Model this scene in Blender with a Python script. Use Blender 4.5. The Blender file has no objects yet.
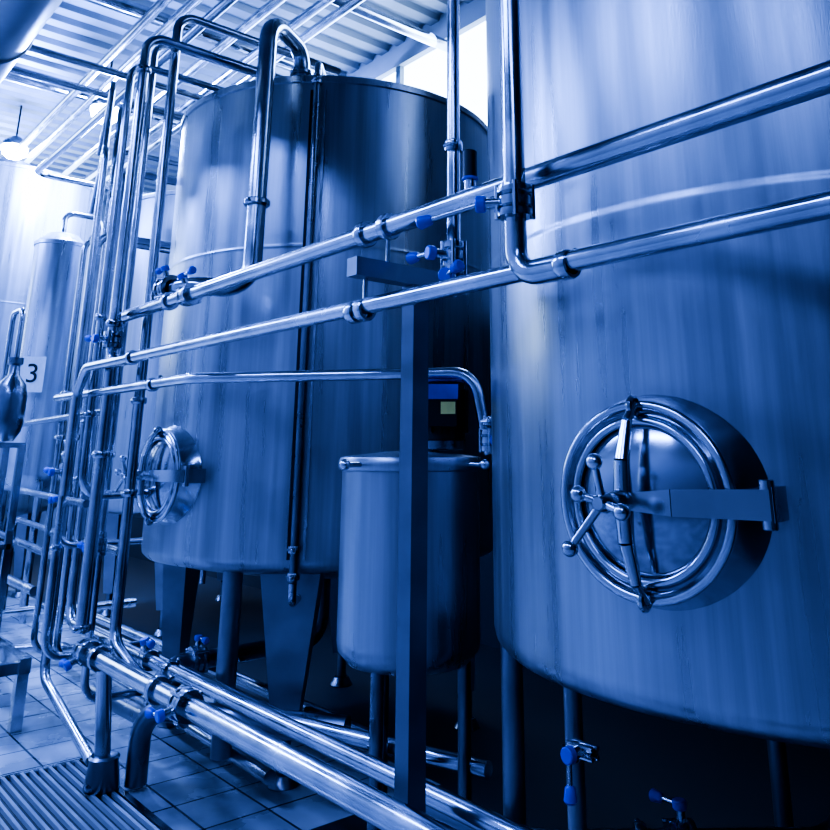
import bpy, math, random
from mathutils import Vector, Matrix
random.seed(4)
S=bpy.context.scene
V=Vector
# ------------------------------------------------------------------ materials
def newmat(name):
    m=bpy.data.materials.new(name); m.use_nodes=True
    nt=m.node_tree; b=nt.nodes['Principled BSDF']
    return m,nt,b
def steel(name,col,rough,metal=1.0,stretch=(6,6,.35),var=.25,bump=.02,rv=.12,brushed=0):
    m,nt,b=newmat(name)
    tc=nt.nodes.new('ShaderNodeTexCoord'); mp=nt.nodes.new('ShaderNodeMapping')
    mp.inputs['Scale'].default_value=stretch
    nt.links.new(tc.outputs['Object'],mp.inputs['Vector'])
    n=nt.nodes.new('ShaderNodeTexNoise'); n.inputs['Scale'].default_value=2.2; n.inputs['Detail'].default_value=6
    nt.links.new(mp.outputs[0],n.inputs['Vector'])
    cr=nt.nodes.new('ShaderNodeMapRange'); cr.inputs[1].default_value=.3; cr.inputs[2].default_value=.7
    cr.inputs[3].default_value=1-var; cr.inputs[4].default_value=1+var*.3
    nt.links.new(n.outputs[0],cr.inputs[0])
    mx=nt.nodes.new('ShaderNodeVectorMath'); mx.operation='SCALE'
    mx.inputs[0].default_value=col[:3]
    sc=cr.outputs[0]; nrm=None
    if brushed:
        mp2=nt.nodes.new('ShaderNodeMapping'); mp2.inputs['Scale'].default_value=(45,45,.9)
        nt.links.new(tc.outputs['Object'],mp2.inputs['Vector'])
        f=nt.nodes.new('ShaderNodeTexNoise'); f.inputs['Scale'].default_value=1.0; f.inputs['Detail'].default_value=5; f.inputs['Roughness'].default_value=.65
        nt.links.new(mp2.outputs[0],f.inputs['Vector'])
        fr=nt.nodes.new('ShaderNodeMapRange'); fr.inputs[1].default_value=.3; fr.inputs[2].default_value=.7; fr.inputs[3].default_value=1-brushed; fr.inputs[4].default_value=1+brushed*.6
        nt.links.new(f.outputs[0],fr.inputs[0])
        ml=nt.nodes.new('ShaderNodeMath'); ml.operation='MULTIPLY'; nt.links.new(cr.outputs[0],ml.inputs[0]); nt.links.new(fr.outputs[0],ml.inputs[1]); sc=ml.outputs[0]
    nt.links.new(sc,mx.inputs['Scale'])
    nt.links.new(mx.outputs[0],b.inputs['Base Color'])
    r=nt.nodes.new('ShaderNodeMapRange'); r.inputs[1].default_value=.3; r.inputs[2].default_value=.7
    r.inputs[3].default_value=rough-rv*.5; r.inputs[4].default_value=rough+rv
    nt.links.new(n.outputs[0],r.inputs[0]); nt.links.new(r.outputs[0],b.inputs['Roughness'])
    b.inputs['Metallic'].default_value=metal
    if bump:
        n2=nt.nodes.new('ShaderNodeTexNoise'); n2.inputs['Scale'].default_value=60; n2.inputs['Detail'].default_value=3
        nt.links.new(mp.outputs[0],n2.inputs['Vector'])
        bp=nt.nodes.new('ShaderNodeBump'); bp.inputs['Strength'].default_value=bump*5; bp.inputs['Distance'].default_value=.003
        nt.links.new(n2.outputs[0],bp.inputs['Height']); nt.links.new(bp.outputs[0],b.inputs['Normal'])
    return m
def plain(name,col,rough=.5,metal=0,emit=None,es=0):
    m,nt,b=newmat(name)
    n=nt.nodes.new('ShaderNodeTexNoise'); n.inputs['Scale'].default_value=8
    mr=nt.nodes.new('ShaderNodeMapRange'); mr.inputs[3].default_value=.85; mr.inputs[4].default_value=1.1
    mx=nt.nodes.new('ShaderNodeVectorMath'); mx.operation='SCALE'; mx.inputs[0].default_value=col[:3]
    nt.links.new(n.outputs[0],mr.inputs[0]); nt.links.new(mr.outputs[0],mx.inputs['Scale'])
    nt.links.new(mx.outputs[0],b.inputs['Base Color'])
    b.inputs['Roughness'].default_value=rough; b.inputs['Metallic'].default_value=metal
    if emit:
        b.inputs['Emission Color'].default_value=(*emit,1); b.inputs['Emission Strength'].default_value=es
    return m
TANK=steel('tank_steel',(.46,.48,.52),.30,metal=.9,var=.2,brushed=.11)
PIPE=steel('pipe_steel',(.56,.59,.64),.17,metal=1,stretch=(3,3,3),var=.3,bump=0)
DPIPE=steel('dark_pipe_steel',(.24,.26,.30),.28,metal=1,stretch=(3,3,3),var=.2,bump=0)
POL=steel('polished_steel',(.64,.67,.72),.16,metal=1,stretch=(2,2,2),var=.2,bump=0,rv=.06)
DOOR=steel('door_steel',(.40,.42,.47),.12,metal=1,stretch=(2,2,2),var=.3,bump=0,rv=.06)
LEG=steel('leg_steel',(.30,.32,.36),.36,metal=.85,stretch=(3,3,3),var=.2,bump=0)
BRT=steel('bright_tank_steel',(.60,.64,.71),.3,metal=.78,brushed=.1)
POSTM=steel('painted_post',(.14,.16,.20),.36,metal=.6,stretch=(3,3,3),bump=0)
BLUE=plain('blue_plastic',(.03,.08,.6),.35)
BLK=plain('black_rubber',(.006,.008,.011),.5)
YEL=plain('sticker',(.95,.9,.25),.5)
WALLM=plain('wall_paint',(.36,.39,.43),.7)
WALLF=plain('wall_front_paint',(.28,.30,.34),.7)
WALLD=plain('wall_shade_tone',(.03,.035,.045),.6)  # shade behind the tanks put into the wall colour; right wall darkened too
FLSHADE=plain('floor_shade',(.018,.022,.03),.55)
WHITE=plain('white_sign',(.7,.75,.8),.5)
# ------------------------------------------------------------------ mesh accumulator
def frame(w):
    w=V(w).normalized(); a=V((0,0,1)) if abs(w.z)<.9 else V((1,0,0))
    u=a.cross(w).normalized(); return u,w.cross(u),w
class Acc:
    def __init__(s): s.v=[];s.f=[];s.m=[];s.mats=[]
    def mi(s,mat):
        if mat not in s.mats: s.mats.append(mat)
        return s.mats.index(mat)
    def lathe(s,o,axis,prof,mat,seg=32,closed=False):
        u,v,w=frame(axis); o=V(o); i=s.mi(mat); rings=[]
        for r,h in prof:
            if r<1e-6: s.v.append(o+w*h); rings.append([len(s.v)-1])
            else:
                b=len(s.v)
                for k in range(seg):
                    a=2*math.pi*k/seg; s.v.append(o+w*h+(u*math.cos(a)+v*math.sin(a))*r)
                rings.append(list(range(b,b+seg)))
        n=len(rings)
        for j in range(n if closed else n-1):
            A,B=rings[j],rings[(j+1)%n]
            for k in range(seg):
                k2=(k+1)%seg
                if len(A)==1 and len(B)==1: continue
                if len(A)==1: f=(A[0],B[k2],B[k])
                elif len(B)==1: f=(A[k],A[k2],B[0])
                else: f=(A[k],A[k2],B[k2],B[k])
                s.f.append(f); s.m.append(i)
    def cyl(s,a,b,r,mat,r2=None,seg=24,bev=None):
        a,b=V(a),V(b); L=(b-a).length
        if r2 is None: r2=r
        e=min(.004,r*.15,L*.2) if bev is None else bev
        s.lathe(a,b-a,[(0,0),(r-e,0),(r,e),(r2,L-e),(r2-e,L),(0,L)],mat,seg)
    def sph(s,c,r,mat,seg=20,ax=(0,0,1),sz=1):
        s.lathe(c,ax,[(r*math.sin(math.pi*k/10),-r*sz*math.cos(math.pi*k/10)) for k in range(11)],mat,seg)
    def torus(s,c,ax,R,r,mat,seg=48,n=12):
        s.lathe(c,ax,[(R+r*math.cos(2*math.pi*k/n),r*math.sin(2*math.pi*k/n)) for k in range(n)],mat,seg,True)
    def sweep(s,pts,r,mat,bend=None,seg=20):
        pts=[V(p) for p in pts]; bend=bend if bend else r*3.2
        P=[pts[0]]
        for j in range(1,len(pts)-1):
            p0,p,p1=pts[j-1],pts[j],pts[j+1]
            d0=(p0-p).normalized(); d1=(p1-p).normalized(); ang=d0.angle(d1)
            if ang>math.pi-.02: P.append(p); continue
            t=min(bend/math.tan(ang/2),(p0-p).length*.49,(p1-p).length*.49); R=t*math.tan(ang/2)
            c=p+(d0+d1).normalized()*(R/math.sin(ang/2)); a=p+d0*t-c; b=p+d1*t-c
            tot=math.pi-ang; n=max(2,int(tot/.2)); ax=a.cross(b).normalized()
            for k in range(n+1): P.append(c+Matrix.Rotation(tot*k/n,3,ax)@a)
        P.append(pts[-1]); i=s.mi(mat)
        T=[]
        for j in range(len(P)):
            a=P[max(0,j-1)]; b=P[min(len(P)-1,j+1)]; T.append((b-a).normalized())
        u,v,w=frame(T[0]); rings=[]
        for j,p in enumerate(P):
            if j: 
                q=T[j-1].rotation_difference(T[j]); u=q@u
            v=T[j].cross(u).normalized(); b=len(s.v)
            for k in range(seg):
                a=2*math.pi*k/seg; s.v.append(p+(u*math.cos(a)+v*math.sin(a))*r)
            rings.append(b)
        for j in range(len(P)-1):
            for k in range(seg):
                k2=(k+1)%seg; s.f.append((rings[j]+k,rings[j]+k2,rings[j+1]+k2,rings[j+1]+k)); s.m.append(i)
        s.f.append(tuple(rings[0]+k for k in reversed(range(seg)))); s.m.append(i)
        s.f.append(tuple(rings[-1]+k for k in range(seg))); s.m.append(i)
    def hull(s,bot,top,mat):
        i=s.mi(mat); b=len(s.v); n=len(bot); s.v+= [V(p) for p in bot]+[V(p) for p in top]
        s.f.append(tuple(b+k for k in reversed(range(n)))); s.f.append(tuple(b+n+k for k in range(n)))
        s.m+=[i,i]
        for k in range(n):
            k2=(k+1)%n; s.f.append((b+k,b+k2,b+n+k2,b+n+k)); s.m.append(i)
    def box(s,lo,hi,mat):
        x0,y0,z0=lo;x1,y1,z1=hi
        s.hull([(x0,y0,z0),(x1,y0,z0),(x1,y1,z0),(x0,y1,z0)],[(x0,y0,z1),(x1,y0,z1),(x1,y1,z1),(x0,y1,z1)],mat)
    def bar(s,a,b,side,w,t,mat,w2=None):
        a,b=V(a),V(b); d=(b-a).normalized(); side=V(side); side=(side-d*side.dot(d)).normalized(); n=d.cross(side)
        w2=w2 or w
        q=lambda p,ww:[p+side*ww/2+n*t/2,p-side*ww/2+n*t/2,p-side*ww/2-n*t/2,p+side*ww/2-n*t/2]
        s.hull(q(a,w),q(b,w2),mat)
    def finish(s,name,smooth=True,ang=38):
        me=bpy.data.meshes.new(name); me.from_pydata([tuple(p) for p in s.v],[],s.f)
        for m in s.mats: me.materials.append(m)
        me.polygons.foreach_set('material_index',s.m)
        me.validate(); me.update()
        import bmesh
        bm=bmesh.new(); bm.from_mesh(me); bmesh.ops.recalc_face_normals(bm,faces=bm.faces); bm.to_mesh(me); bm.free()
        if smooth:
            me.shade_smooth(); me.set_sharp_from_angle(angle=math.radians(ang))
        o=bpy.data.objects.new(name,me); S.collection.objects.link(o); return o
    # ---- compound parts
    def clamp(s,c,ax,r,mat=None):
        mat=mat or PIPE; ax=V(ax).normalized(); c=V(c)
        R=r*1.42
        s.lathe(c-ax*.016,ax,[(r,0),(R*.93,0),(R,.006),(R,.026),(R*.93,.032),(r,.032)],mat,24)
        u,v,w=frame(ax)
        s.cyl(c+u*R*.9-v*.012,c+u*R*.9+v*.03,.007,mat,seg=8)
        s.sph(c+u*R*1.0+v*.034,.011,mat,seg=8)
    def valve(s,c,ax,r,stem,lever,L=.13,knob=True):
        c=V(c); ax=V(ax).normalized(); stem=V(stem).normalized(); lever=V(lever).normalized()
        R=r*1.5
        pr=[(r,0),(R*1.05,.0),(R*1.08,.008),(R*1.08,.022),(R*.85,.03),(R*1.0,.036),(R*1.0,.064),(R*.85,.07),(R*1.08,.078),(R*1.08,.092),(R*1.05,.1),(r,.1)]
        s.lathe(c-ax*.038,ax,[(a_,h_*.76) for a_,h_ in pr],PIPE,28)
        u,v,w=frame(ax)
        for k in range(4):
            a=math.pi/4+k*math.pi/2; d=(u*math.cos(a)+v*math.sin(a))*R*1.05
            s.cyl(c+d-ax*.043,c+d+ax*.043,.007,POL,seg=8)
        s.cyl(c+stem*R*.8,c+stem*(R+.035),.014,PIPE,seg=14)
        s.cyl(c+stem*(R+.03),c+stem*(R+.055),.021,BLUE if knob else PIPE,seg=14)
        b=c+stem*(R+.042)
        s.cyl(b,b+lever*L,.007,PIPE,seg=10)
        s.cyl(b+lever*(L-.012),b+lever*(L+.03),.014,BLUE if knob else BLK,r2=.018,seg=14,bev=.006)
# ------------------------------------------------------------------ tanks
ZB,ZT,R=.96,3.59,1.05
def tank(name,cx,cy,zb,zt,R,mat,manhole=None,legs=(),wedge=True,strip=None,ledge=None,seg=128):
    a=Acc(); o=(cx,cy,0)
    prof=[(0,zb-.16),(R*.35,zb-.13),(R*.8,zb-.05),(R-.03,zb-.01),(R-.006,zb+.012),(R,zb+.04)]
    if ledge:
        prof+=[(R,ledge-.003),(R-.0012,ledge)]; Ru=R-.0012
    else:
        Ru=R; m=(zb+zt)/2+.3; prof+=[(R,m),(R+.0015,m+.003),(R+.0015,m+.007),(R,m+.01)]
    prof+=[(Ru,zt-.05),(Ru+.012,zt-.045),(Ru+.012,zt-.01),(Ru,zt),(Ru-.03,zt+.01),(Ru*.5,zt+.16),(.2,zt+.22),(.2,zt+.3),(0,zt+.3)]
    p2=[prof[0]]
    for p,q_ in zip(prof,prof[1:]):
        L=math.hypot(q_[0]-p[0],q_[1]-p[1])
        if L>.2 and p[0]>.5 and q_[0]>.5:
            f=.012/L; lp=lambda t:(p[0]+(q_[0]-p[0])*t,p[1]+(q_[1]-p[1])*t)
            p2+=[lp(f),lp(2*f),lp(1-2*f),lp(1-f)]
        p2.append(q_)
    a.lathe(o,(0,0,1),p2,mat,seg)
    C=V(o)
    if manhole:
        (nx,ny,z,r)=manhole; n=V((nx,ny,0)).normalized(); c=C+V((0,0,z)); u=V((0,0,1)).cross(n).normalized(); up=V((0,0,1))
        P=lambda x,y,d: c+u*x+up*y+n*(R+d)
        # reinforcement pad + neck + rim + dished door
        a.lathe(c+n*(R-.09),n,[(r*1.0,0),(r*1.28,.0),(r*1.26,.04),(r*1.20,.065),(r*1.08,.10),(r*1.03,.14),(r*1.0,.155),(r*.97,.15),(r*.97,.10)],POL,80)
        a.torus(c+n*(R+.062),n,r*.985,.013,POL,80)
        dp=[(r*.97,.05),(r*.955,.072),(r*.92,.078),(r*.87,.066),(r*.80,.055),(r*.72,.064),(r*.5,.082),(r*.25,.092),(0,.095)]
        a.lathe(c+n*R,n,dp,DOOR,80)
        a.torus(c+n*(R+.066),n,r*.82,.010,POL,80)
        # horizontal swing arm with hinge on +u side
        a.bar(P(r*1.38,0,.07),P(r*.5,0,.13),up,.062,.02,POL,.055)
        a.bar(P(r*.5,0,.13),P(-.02,0,.15),up,.055,.022,POL,.03)
        a.cyl(P(r*1.34,-.05,.06),P(r*1.34,.05,.06),.016,POL)
        a.bar(P(r*1.36,0,.07),P(r*1.30,0,-.05),up,.07,.02,POL)
        # vertical clamp bar bowed over the door, thick in the middle, pointed ends
        k=[(r*1.0,.075,.009),(r*.8,.115,.013),(r*.4,.145,.018),(0,.15,.022),(-r*.4,.145,.018),(-r*.8,.115,.013),(-r*1.0,.075,.009)]
        for q in range(6):
            a.cyl(P(.0,k[q][0],k[q][1]),P(.0,k[q+1][0],k[q+1][1]),k[q][2],POL,r2=k[q+1][2],seg=14,bev=0)
        a.torus(P(0,r*.97,.08),u,.02,.008,POL,16,8); a.torus(P(0,-r*.97,.08),u,.02,.008,POL,16,8)
        # hub + spindle + star handle
        a.cyl(P(0,0,.09),P(0,0,.245),.012,POL)
        a.cyl(P(0,0,.15),P(0,0,.195),.028,POL,r2=.022)
        a.cyl(P(0,0,.22),P(0,0,.255),.022,POL,r2=.016)
        for an,Lh in ((92,.085),(232,.12),(345,.06),(160,.05)):
            d=u*math.cos(math.radians(an))+up*math.sin(math.radians(an))
            h=P(0,0,.235); e=h+d*Lh+n*.02
            a.cyl(h,e,.010,POL,r2=.008,seg=12); a.sph(e,.018,POL)
    for ang,rr in legs:
        d=V((math.cos(ang),math.sin(ang),0)); t=V((-d.y,d.x,0)); p=C+d*rr
        if wedge:
            zt_=zb+.02
            def ring(z,w,dep): return [p+t*w/2+d*dep/2+V((0,0,z)),p-t*w/2+d*dep/2+V((0,0,z)),p-t*w/2-d*dep/2+V((0,0,z)),p+t*w/2-d*dep/2+V((0,0,z))]
            a.hull(ring(.2,.11,.09),ring(zt_-.05,.30,.14),LEG)
            a.cyl(p+V((0,0,.05)),p+V((0,0,.21)),.03,DPIPE); a.cyl(p,p+V((0,0,.05)),.075,DPIPE,r2=.05)
        else:
            a.cyl(p+V((0,0,.04)),p+V((0,0,zb+.02)),.036,LEG); a.cyl(p,p+V((0,0,.05)),.08,DPIPE,r2=.05)
    if strip:
        nx,ny=strip; n=V((nx,ny,0)).normalized(); t=V((-n.y,n.x,0))
        p=C+n*(R+.035)
        a.cyl(p+V((0,0,zb-.05)),p+V((0,0,zt-.02)),.02,DPIPE)
        a.bar(C+n*(R+.006)+t*.045+V((0,0,zb+.05)),C+n*(R+.006)+t*.045+V((0,0,zt-.1)),t,.012,.02,PIPE)
        a.bar(C+n*(R+.004)-t*.03+V((0,0,zb+.05)),C+n*(R+.004)-t*.03+V((0,0,zt-.1)),t,.02,.014,BLK)
        for z in (zb-.02,zt-.06,zb+.1): a.clamp(p+V((0,0,z)),(0,0,1),.022)
        a.sweep([p+V((0,0,zb-.05)),p+V((0,0,zb-.14)),p-n*.2+V((0,0,zb-.14))],.02,PIPE)
        a.sweep([p+V((0,0,zt-.02)),p+V((0,0,zt+.06)),p-n*.2+V((0,0,zt+.06))],.02,PIPE)
    return a.finish(name)
q=math.pi/2
tank('fermentation_tank',-1.29,2.72,ZB-.02,4.6,R,TANK,(.112,-.994,1.40,.215),[(math.radians(220)+k*q,1.0) for k in range(4)],False,ledge=2.13)
tank('fermentation_tank',-4.42,2.87,ZB,ZT,R,TANK,(.07,-.998,1.395,.23),[(math.radians(-43)+k*q,.86) for k in range(4)],True,strip=(.76,-.65))
tank('fermentation_tank',-8.0,3.75,ZB+.05,4.0,R,TANK,None,[(math.radians(-43)+k*q,.86) for k in range(4)],True)
tank('storage_tank',-10.85,2.16,.9,4.75,1.0,BRT,None,[(math.radians(-43)+k*q,.8) for k in range(4)],True)
# slim column tank
a=Acc(); a.lathe((-8.9,2.33,0),(0,0,1),[(0,1.12),(.1,1.13),(.2,1.2),(.25,1.3),(.25,1.32),(.25,3.58),(.25,3.6),(.262,3.605),(.262,3.64),(.25,3.65),(.16,3.74),(0,3.77)],BRT,48)
for k in range(3):
    x=-8.9+.2*math.cos(k*2.09+.3); y=2.33+.2*math.sin(k*2.09+.3); a.cyl((x,y,0),(x,y,1.35),.03,PIPE)
a.sweep([(-8.9,2.33,3.7),(-8.9,2.33,4.0),(-8.9,2.7,4.0),(-8.9,2.7,.3)],.03,PIPE)
a.finish('column_tank')
# small buffer vessel
a=Acc(); cx,cy=-2.5,2.0
a.lathe((cx,cy,0),(0,0,1),[(0,.76),(.12,.765),(.22,.79),(.255,.83),(.26,.86),(.26,.87),(.26,1.43),(.26,1.44),(.272,1.445),(.276,1.46),(.276,1.475),(.268,1.49),(.24,1.495),(.1,1.51),(0,1.515)],TANK,72)
for k in range(3):
    an=math.radians(-70+120*k); x,y=cx+.2*math.cos(an),cy+.2*math.sin(an)
    a.cyl((x,y,.03),(x,y,.84),.024,DPIPE); a.cyl((x,y,0),(x,y,.03),.045,DPIPE)
for k in range(4):
    an=math.radians(190+90*k); d=V((math.cos(an),math.sin(an),0)); c=V((cx,cy,1.465))
    a.cyl(c+d*.26,c+d*.34,.01,PIPE,seg=10); a.sph(c+d*.35,.02,POL)
a.cyl((cx,cy,.5),(cx,cy,.77),.03,PIPE); a.sweep([(cx,cy,.52),(cx,cy,.4),(cx-.3,cy,.4)],.03,PIPE)
a.finish('buffer_vessel')
# agitator motor on vessel
a=Acc(); mx,my=cx+.08,cy+.09
a.cyl((mx,my,1.516),(mx,my,1.56),.08,DPIPE); a.cyl((mx,my,1.55),(mx,my,1.77),.085,BLK,seg=32)
for k in range(16):
    an=k*math.pi/8; d=V((math.cos(an),math.sin(an),0)); a.bar(V((mx,my,1.58))+d*.09,V((mx,my,1.74))+d*.09,d,.02,.006,BLK)
nb=V((.75,-.66,0)); tb=V((.66,.75,0)); c0=V((mx,my,0))+nb*.10
a.bar(c0+V((0,0,1.60)),c0+V((0,0,1.70)),tb,.11,.06,BLK)
a.bar(c0+V((0,0,1.70)),c0+V((0,0,1.755)),tb,.12,.065,BLUE)
c1=c0+nb*.0315+tb*.022
a.bar(c1+V((0,0,1.645)),c1+V((0,0,1.69)),tb,.055,.003,YEL)
a.cyl((mx,my,1.77),(mx,my,1.80),.088,BLUE,seg=32)
a.finish('agitator_motor')
# ------------------------------------------------------------------ main pipework
def pipe(name,segs,r,mat=PIPE,clamps=(),valves=(),bend=None):
    a=Acc()
    for s_ in segs: a.sweep(s_,r,mat,bend)
    for c,ax in clamps: a.clamp(c,ax,r)
    for vv in valves: a.valve(*vv)
    return a.finish(name)
P1y,P1z=1.42,2.172
pipe('transfer_pipe',[[(1.6,P1y,P1z),(-4.22,P1y,P1z),(-4.22,P1y,.70)]],.030,PIPE,
     [((-2.02,P1y,P1z),(1,0,0)),((-3.55,P1y,P1z),(1,0,0)),((-4.22,P1y,.72),(0,0,1)),((-4.22,P1y,1.5),(0,0,1))],
     [((-3.34,P1y,P1z),(1,0,0),.030,(-.1,-.4,.9),(1,0,.1),.08)],bend=.11)
P2y,P2z=1.34,1.905
pipe('transfer_pipe',[[(1.6,P2y,P2z-.01),(-4.35,P2y,P2z+.025),(-4.45,P2y,P2z-.1),(-4.45,P2y,1.3)]],.024,PIPE,
     [((-1.95,P2y,P2z),(1,0,0)),((-1.13,P2y,P2z),(1,0,0)),((-3.72,P2y,P2z+.02),(1,0,0))],[])
# riser with valve dropping into the lower transfer pipe
pipe('riser_pipe',[[(-1.28,1.335,5.6),(-1.28,1.335,1.9),(-1.14,1.34,1.9)]],.027,PIPE,
     [],[((-1.28,1.335,2.085),(0,0,1),.027,(-.75,-.6,0),(-.85,-.3,-.12),.15)],bend=.13)
pipe('riser_pipe',[[(-1.70,1.51,5.6),(-1.70,1.51,1.96),(-1.70,1.36,1.915)]],.020,PIPE,
     [((-1.70,1.51,2.4),(0,0,1))],[((-1.70,1.51,2.06),(0,0,1),.020,(-.3,-1,0),(-1,0,0),.07),((-1.70,1.51,1.985),(0,0,1),.020,(.6,-1,0),(1,-.2,.2),.05)])
pipe('riser_pipe',[[(-4.04,1.35,2.6),(-4.04,1.35,P2z+.02),(-3.8,1.345,P2z+.02)],[(-4.04,1.35,2.6),(-4.04,1.35,3.71),(-4.04,2.6,3.71),(-4.04,2.6,3.3)]],.027,PIPE,
     [((-4.04,1.35,2.12),(0,0,1)),((-4.04,1.35,3.5),(0,0,1))],[((-4.04,1.35,2.04),(0,0,1),.027,(0,-1,0),(-1,0,.1),.08)],bend=.1)
# big overflow hook into middle tank
pipe('filling_pipe',[[(-3.84,2.2,3.6),(-3.84,2.2,3.83),(-3.62,1.855,3.83),(-3.62,1.855,2.30),(-3.75,1.6,2.30),(-3.95,1.55,2.30)]],.048,PIPE,
     [((-3.62,1.855,2.75),(0,0,1)),((-3.84,2.2,3.68),(0,0,1))],[((-3.9,1.55,2.30),(-1,-.1,0),.042,(0,-.3,1),(-1,0,0),.06)],bend=.14)
# third line running back to the buffer vessel
pipe('product_pipe',[[(-5.0,1.40,1.81),(-3.2,1.40,1.80),(-2.25,2.1,1.80),(-2.2,2.13,1.5)]],.022,PIPE,
     [((-3.6,1.40,1.80),(1,0,0)),((-2.2,2.13,1.62),(0,0,1))],[((-2.2,2.13,1.55),(0,0,1),.022,(1,-.5,0),(.3,0,-1),.06)],bend=.1)
# floor-level pair
pipe('drain_pipe',[[(-.3,1.66,.59),(-5.15,1.66,.59),(-5.15,1.66,1.9),(-5.15,1.66,3.3),(-5.15,2.3,3.3)]],.027,PIPE,
     [((-3.75,1.66,.59),(1,0,0)),((-1.2,1.66,.59),(1,0,0))],[((-4.0,1.66,.59),(1,0,0),.027,(0,-.3,1),(1,0,0),.06)],bend=.1)
pipe('drain_pipe',[[(-.3,1.42,.637),(-4.25,1.42,.637),(-4.25,1.55,.60),(-4.25,1.60,.05)]],.036,PIPE,
     [((-3.3,1.42,.637),(1,0,0)),((-3.95,1.42,.637),(1,0,0))],[((-3.05,1.42,.637),(1,0,0),.034,(0,-1,-.2),(-1,0,-.1),.07),((-4.1,1.42,.637),(1,0,0),.034,(0,-.8,-.4),(-1,0,0),.04)],bend=.12)
# left bundle of risers
B=[(-4.40,1.40,1.3,3.7,.022),(-4.75,1.42,.5,3.3,.020),(-4.12,1.54,.66,3.95,.026),(-4.62,1.60,.3,4.0,.02),(-5.35,1.62,.3,2.9,.026),(-5.6,1.75,.3,3.6,.02),(-6.1,1.9,.5,4.2,.025),(-5.9,1.7,.3,3.0,.02),(-6.6,2.1,.4,4.4,.02),(-5.1,1.52,1.0,3.9,.018)]
for i,(x,y,z0,z1,r) in enumerate(B):
    pts=[(x+.5,y+.02,z0-.15) if i in (4,2) else (x,y+.5,z0),(x,y,z0),(x,y,z1),(x,y+1.1,z1)]
    if i==4: pts=[(x+.82,y+.02,.06),(x,y,.28)]+pts[2:]
    if i in (3,5,7): pts=pts+[(x,y+1.1,.6)]
    if i in (1,9): pts[-1]=(x-1.5,y+.4,z1)
    pipe('riser_pipe',[pts],r,PIPE,[((x,y,z0+.4+.13*i%1.0),(0,0,1)),((x,y,z0+.9+.1*i),(0,0,1))],
      [((x,y,z0+.7+(.21*i)%.6),(0,0,1),r,(0,-1,0),(-1 if i%2 else 1,0,.1),.06)] if i in (1,3,4,6,8) else [],bend=.1)
pipe('cross_pipe',[[(-4.5,1.50,1.72),(-9.5,1.9,1.72)],[(-4.6,1.5,1.25),(-9.0,1.9,1.25)],[(-4.6,1.7,1.0),(-7.5,1.9,1.0),(-7.5,1.9,.3)]],.02,PIPE)
# floor-run pipework beneath tanks
pipe('floor_pipe',[[(-3.6,2.1,.12),(-6.9,2.2,.12),(-7.2,1.6,.12)],[(-3.2,2.4,.3),(-7.5,2.4,.3),(-7.5,1.7,.3)],[(-2.3,2.2,.45),(-3.2,1.95,.45),(-6.6,1.95,.45)],
   [(-5.6,1.3,.1),(-5.6,1.3,.42),(-6.8,1.4,.42),(-8.2,1.3,.42)],[(-6.2,1.75,.62),(-9.0,1.8,.62)],[(-6.0,1.9,.8),(-9.0,2.1,.8)]],.03,PIPE,bend=.12)
pipe('outlet_pipe',[[(-4.42,2.87,.9),(-4.42,2.87,.45),(-4.42,1.9,.45),(-4.42,1.9,.2),(-5.2,1.85,.2)]],.045,DPIPE,[((-4.42,1.9,.3),(0,0,1))],[((-4.42,2.1,.45),(0,1,0),.045,(0,0,1),(1,0,0),.07)],bend=.13)
pipe('outlet_pipe',[[(-3.98,2.05,.97),(-3.98,2.05,.12)]],.05,LEG,[])
pipe('outlet_pipe',[[(-4.2,1.74,.02),(-4.2,1.74,.34),(-3.75,2.0,.34),(-3.3,2.3,.34)]],.05,DPIPE,[((-4.0,1.86,.34),(.87,.5,0))],[],bend=.14)
pipe('outlet_pipe',[[(-1.29,2.72,.9),(-1.29,2.72,.4),(-1.9,2.0,.4),(-2.3,1.95,.4)]],.04,DPIPE,[((-1.7,2.24,.4),(1,1,0))],[((-1.62,2.33,.4),(.64,.76,0),.04,(0,0,1),(-1,0,0),.07)],bend=.13)
pipe('sample_pipe',[[(-1.69,1.95,1.0),(-1.69,1.95,.1)]],.026,LEG,[((-1.69,1.95,.7),(0,0,1))],[((-1.6,1.88,.74),(1,0,0),.010,(0,-1,0),(0,0,-1),.08)])
pipe('floor_valve',[[(-.9,1.8,.42),(-1.75,1.8,.42),(-1.75,1.8,.05)]],.03,DPIPE,[],[((-1.55,1.8,.42),(1,0,0),.034,(0,-.3,1),(-1,0,.2),.05),((-1.3,1.8,.42),(1,0,0),.03,(0,-1,.2),(1,0,.1),.07)])
# drain cup foot
a=Acc(); a.lathe((-4.25,1.60,.02),(0,0,1),[(0,0),(.075,0),(.08,.01),(.065,.12),(.07,.13),(.06,.14),(.045,.13),(0,.13)],DPIPE,32); a.finish('drain_cup')
# post + bracket
a=Acc(); px,py=-1.9,1.53
a.box((px-.029,py-.03,0.012),(px+.029,py+.03,2.0),POSTM); a.box((px-.08,py-.05,0),(px+.08,py+.05,.012),POSTM)
a.box((px-.025,1.29,2.0),(px+.025,1.60,2.055),LEG)
a.cyl((px-.0,P1y,2.05),(px,P1y,2.15),.007,PIPE,seg=10); a.cyl((px,P2y,1.92),(px,P2y,2.0),.007,PIPE,seg=10)
a.clamp((px,P1y,P1z),(1,0,0),.030); a.clamp((px,P2y,P2z),(1,0,0),.024)
o=a.finish('support_post',False)
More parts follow.
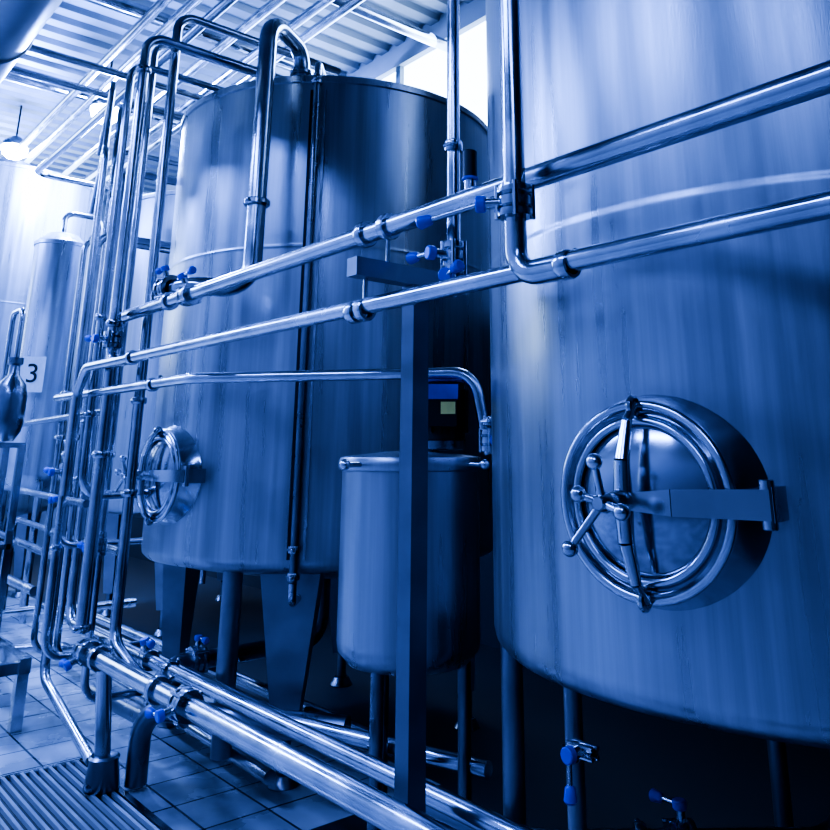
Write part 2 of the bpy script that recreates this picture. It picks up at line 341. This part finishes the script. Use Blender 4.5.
# sensor cap on pipe
a=Acc(); a.cyl((-1.53,P1y,P1z+.02),(-1.53,P1y,P1z+.06),.016,PIPE); a.cyl((-1.53,P1y,P1z+.06),(-1.53,P1y,P1z+.14),.02,BLK); a.cyl((-1.53,P1y,P1z+.055),(-1.53,P1y,P1z+.062),.023,BLUE); a.finish('pressure_sensor')
# filter stand at left edge
a=Acc(); fx,fy=-5.75,1.33
a.lathe((fx,fy,0),(0,0,1),[(0,1.58),(.05,1.58),(.085,1.64),(.095,1.7),(.095,1.86),(.08,1.93),(.035,1.99),(.03,2.05),(.045,2.06),(.045,2.1),(0,2.1)],DPIPE,32)
a.sweep([(fx,fy,2.08),(fx,fy,2.42),(fx-.25,fy,2.42),(fx-.25,fy,1.6)],.018,PIPE)
a.box((fx-.3,fy-.1,1.54),(fx+.12,fy+.1,1.57),PIPE)
for x,y in ((fx-.28,fy-.08),(fx+.1,fy-.08),(fx-.28,fy+.08),(fx+.1,fy+.08)): a.box((x-.02,y-.02,0),(x+.02,y+.02,1.54),PIPE)
for z in (.35,.95): a.box((fx-.3,fy+.07,z),(fx+.12,fy+.09,z+.03),PIPE); a.box((fx+.09,fy-.1,z),(fx+.11,fy+.1,z+.03),PIPE)
a.finish('filter_stand')
# low skid on the floor (left)
a=Acc()
a.box((-9.3,1.5,.3),(-5.4,1.56,.38),PIPE); a.box((-9.3,.9,.3),(-5.4,.96,.38),PIPE)
for x in (-9.2,-7.6,-6.2,-5.45):
    for y in (.93,1.53): a.box((x-.03,y-.03,0),(x+.03,y+.03,.3),PIPE)
    a.box((x-.03,.9,.3),(x+.03,1.56,.36),PIPE)
a.finish('pump_skid')
# sign "3"
cu=bpy.data.curves.new('digit','FONT'); cu.body='3'; cu.size=.26; cu.extrude=.002; cu.align_x='CENTER'; cu.align_y='CENTER'
to=bpy.data.objects.new('digit',cu); S.collection.objects.link(to)
dg=bpy.context.evaluated_depsgraph_get(); me=bpy.data.meshes.new_from_object(to.evaluated_get(dg)); bpy.data.objects.remove(to)
a=Acc(); a.box((-.11,-.004,-.17),(.11,0.004,.17),WHITE); sg=a.finish('tank_number_sign',False)
me.materials.clear(); me.materials.append(BLK); d=bpy.data.objects.new('digit',me); S.collection.objects.link(d); d.rotation_euler=(math.pi/2,0,0); d.location=(0,-.007,0); d.parent=sg
sg.location=(-8.60,2.15,2.25); sg.rotation_euler=(0,0,math.radians(58))
# ------------------------------------------------------------------ room
def tilemat():
    m,nt,b=newmat('floor_tiles')
    tc=nt.nodes.new('ShaderNodeTexCoord'); br=nt.nodes.new('ShaderNodeTexBrick')
    br.offset=0; br.inputs['Scale'].default_value=1; br.inputs['Brick Width'].default_value=.3; br.inputs['Row Height'].default_value=.3
    br.inputs['Mortar Size'].default_value=.006; br.inputs['Mortar Smooth'].default_value=.1
    br.inputs['Color1'].default_value=(.46,.49,.53,1); br.inputs['Color2'].default_value=(.36,.39,.43,1); br.inputs['Mortar'].default_value=(.04,.05,.06,1)
    nt.links.new(tc.outputs['Object'],br.inputs['Vector'])
    n=nt.nodes.new('ShaderNodeTexNoise'); n.inputs['Scale'].default_value=2.5; n.inputs['Detail'].default_value=6
    nt.links.new(tc.outputs['Object'],n.inputs['Vector'])
    dr=nt.nodes.new('ShaderNodeMapRange'); dr.inputs[1].default_value=.3;dr.inputs[2].default_value=.7;dr.inputs[3].default_value=.6; dr.inputs[4].default_value=1.15
    nt.links.new(n.outputs[0],dr.inputs[0])
    sx=nt.nodes.new('ShaderNodeVectorMath'); sx.operation='SCALE'; nt.links.new(br.outputs['Color'],sx.inputs[0]); nt.links.new(dr.outputs[0],sx.inputs['Scale'])
    nt.links.new(sx.outputs[0],b.inputs['Base Color'])
    r=nt.nodes.new('ShaderNodeMapRange'); r.inputs[1].default_value=.35;r.inputs[2].default_value=.65;r.inputs[3].default_value=.12; r.inputs[4].default_value=.4
    nt.links.new(n.outputs[0],r.inputs[0]); nt.links.new(r.outputs[0],b.inputs['Roughness'])
    bp=nt.nodes.new('ShaderNodeBump'); bp.invert=True; bp.inputs['Strength'].default_value=.5; bp.inputs['Distance'].default_value=.004
    nt.links.new(br.outputs['Fac'],bp.inputs['Height']); nt.links.new(bp.outputs[0],b.inputs['Normal'])
    return m
X0,X1,Y0,Y1,ZC=-15,4,-3.5,5.0,6.0
TL=tilemat(); a=Acc()
a.box((X0,Y0,-.1),(X1,1.95,0),TL); a.box((X0,1.95,-.1),(-3.3,2.85,0),TL)      # tiled aisle
a.box((-3.3,1.95,-.1),(X1,Y1,0),FLSHADE); a.box((X0,2.85,-.1),(-3.3,Y1,0),FLSHADE)   # shade under / behind the tanks, put into the floor colour
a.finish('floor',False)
# ribbed ceiling
a=Acc(); i=a.mi(plain('ceiling_sheet',(.20,.23,.28),.45,.4)); x=X0; n=0
pr=[]
while x<X1:
    pr+=[(x,ZC),(x+.14,ZC),(x+.17,ZC+.06),(x+.27,ZC+.06),(x+.30,ZC)]; x+=.30
for (x,z) in pr: a.v+=[V((x,Y0,z)),V((x,Y1,z))]
for k in range(len(pr)-1): a.f.append((2*k,2*k+1,2*k+3,2*k+2)); a.m.append(i)
a.finish('ceiling',False)
def wall(name,lo,hi,m=WALLM): a=Acc(); a.box(lo,hi,m); a.finish(name,False)
# back wall with clerestory opening
WZ0,WZ1,WX0,WX1=4.5,5.75,-9.6,-3.6
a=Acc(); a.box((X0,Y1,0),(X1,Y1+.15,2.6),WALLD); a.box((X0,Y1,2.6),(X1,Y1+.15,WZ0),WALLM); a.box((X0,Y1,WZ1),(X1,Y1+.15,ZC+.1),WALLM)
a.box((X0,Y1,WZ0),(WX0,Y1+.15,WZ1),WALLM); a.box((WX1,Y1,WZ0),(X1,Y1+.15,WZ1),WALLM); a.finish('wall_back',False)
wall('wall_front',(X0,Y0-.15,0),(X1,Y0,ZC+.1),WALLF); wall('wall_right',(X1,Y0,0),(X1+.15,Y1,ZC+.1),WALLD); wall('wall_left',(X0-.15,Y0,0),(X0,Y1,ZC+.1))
GL=plain('daylight_glazing',(.8,.85,.9),.3,0,(.5,.70,1),7)
FR=plain('window_frame',(.2,.25,.3),.5)
a=Acc(); a.box((WX0,Y1+.08,WZ0),(WX1,Y1+.1,WZ1),GL)
for k in range(5):
    x=WX0+(WX1-WX0)*k/4; a.box((x-.04,Y1+.02,WZ0),(x+.04,Y1+.08,WZ1),FR)
a.finish('window_1',False)
a=Acc(); a.box((X0+.01,-2.6,3.2),(X0+.03,4.4,5.4),GL)
for k in range(6):
    y=-2.6+7*k/5; a.box((X0+.03,y-.04,3.2),(X0+.09,y+.04,5.4),FR)
a.finish('window_2',False)
# ceiling pipes, tray, duct
pipe('ceiling_pipe',[[(3,y,z),(-13,y,z)] for y,z in ((2.2,5.3),(2.4,5.3),(2.62,5.3),(2.9,5.25),(3.3,5.35),(3.5,5.35))],.045,PIPE)
pipe('ceiling_pipe',[[(x,Y0,5.55),(x,Y1,5.55)] for x in (-5.6,-7.0,-9.3)],.06,PIPE)
pipe('ceiling_pipe',[[(-7.2,1.0,4.7),(-7.2,4.2,4.7)],[(-7.0,1.0,4.85),(-7.0,4.2,4.85)],[(-3,2.0,4.4),(-9,2.0,4.4),(-9,3.4,4.4)]],.035,PIPE,bend=.12)
a=Acc(); a.lathe((4,.72,3.98),(-1,0,0),[(0,0),(.26,0),(.26,12),(0,12)],LEG,48)
for x in (3,1,-1,-3,-5,-7): a.torus((x,.72,3.98),(1,0,0),.262,.012,LEG,48,8)
a.finish('ventilation_duct')
# grate
a=Acc(); gx0,gx1,gy0,gy1=-4.72,-3.2,.9,1.68
a.box((gx0,gy0,.0),(gx1,gy1,.004),BLK)
for y in (gy0,gy1-.03): a.box((gx0,y,.004),(gx1,y+.03,.02),PIPE)
for x in (gx0,gx1-.03): a.box((x,gy0,.004),(x+.03,gy1,.02),PIPE)
y=gy0+.05
GRT=plain('grate_steel',(.38,.41,.46),.4,.4)
while y<gy1-.04: a.box((gx0+.02,y,.004),(gx1-.02,y+.015,.022),GRT); y+=.042
a.finish('drain_grate',False)
# ------------------------------------------------------------------ lights
LC=(.21,.355,1.0)
LAMP=plain('lamp_glow',(.9,.95,1),.4,0,(.6,.8,1),90)
def bay(x,y,z,e):
    a=Acc(); a.cyl((x,y,z+.1),(x,y,ZC),.012,BLK); a.lathe((x,y,z),(0,0,1),[(.16,0),(.15,.06),(.06,.14),(0,.15)],DPIPE,32)
    a.lathe((x,y,z-.02),(0,0,1),[(0,-.14),(.08,-.13),(.14,-.08),(.16,-.01),(.16,.02),(0,.02)],LAMP,32); a.finish('high_bay_lamp')
    l=bpy.data.lights.new('lamp_light','POINT'); l.energy=e; l.color=LC; l.shadow_soft_size=.18
    o=bpy.data.objects.new('lamp_light',l); o.location=(x,y,z-.32); S.collection.objects.link(o)
bay(-8.75,2.56,5.22,1150); bay(-11.2,2.2,5.4,950)
def fill_fixture(x,y,z,e,lx=2.4,ly=.5):  # added out-of-view fill over the aisle, lights the tank fronts
    a=Acc(); a.box((x-lx/2,y-ly/2,z),(x+lx/2,y+ly/2,z+.08),WHITE); a.cyl((x,y,z+.08),(x,y,ZC),.01,BLK); a.finish('added_fill_fixture',False)
    l=bpy.data.lights.new('added_fill_light','AREA'); l.shape='RECTANGLE'; l.size=lx; l.size_y=ly; l.energy=e; l.color=LC
    o=bpy.data.objects.new('added_fill_light',l); o.location=(x,y,z-.01); S.collection.objects.link(o)
fill_fixture(-6,-1.2,4.8,310); fill_fixture(-2.2,-2.0,4.8,170); fill_fixture(1.6,-1.6,4.8,100); fill_fixture(-10,-.8,4.8,500)
l=bpy.data.lights.new('window_light','AREA'); l.shape='RECTANGLE'; l.size=5.8; l.size_y=1.2; l.energy=240; l.color=(.28,.45,1)
o=bpy.data.objects.new('window_light',l); o.location=(-6.6,Y1-.05,5.1); o.rotation_euler=(math.radians(-60),0,0); S.collection.objects.link(o)
w=bpy.data.worlds.new('World'); S.world=w; w.use_nodes=True; w.node_tree.nodes['Background'].inputs[0].default_value=(.05,.10,.5,1); w.node_tree.nodes['Background'].inputs[1].default_value=.1
# ------------------------------------------------------------------ camera
cd=bpy.data.cameras.new('camera'); cam=bpy.data.objects.new('camera',cd); S.collection.objects.link(cam); S.camera=cam
cd.sensor_width=36; cd.sensor_fit='HORIZONTAL'; cd.lens=800/830*36; cd.shift_x=-33/830; cd.shift_y=-190/830; cd.clip_start=.05
cam.location=(0,0,1.5); cam.rotation_euler=(math.radians(90+16),0,math.radians(48.8))
S.view_settings.view_transform='AgX'; S.view_settings.look='AgX - High Contrast'
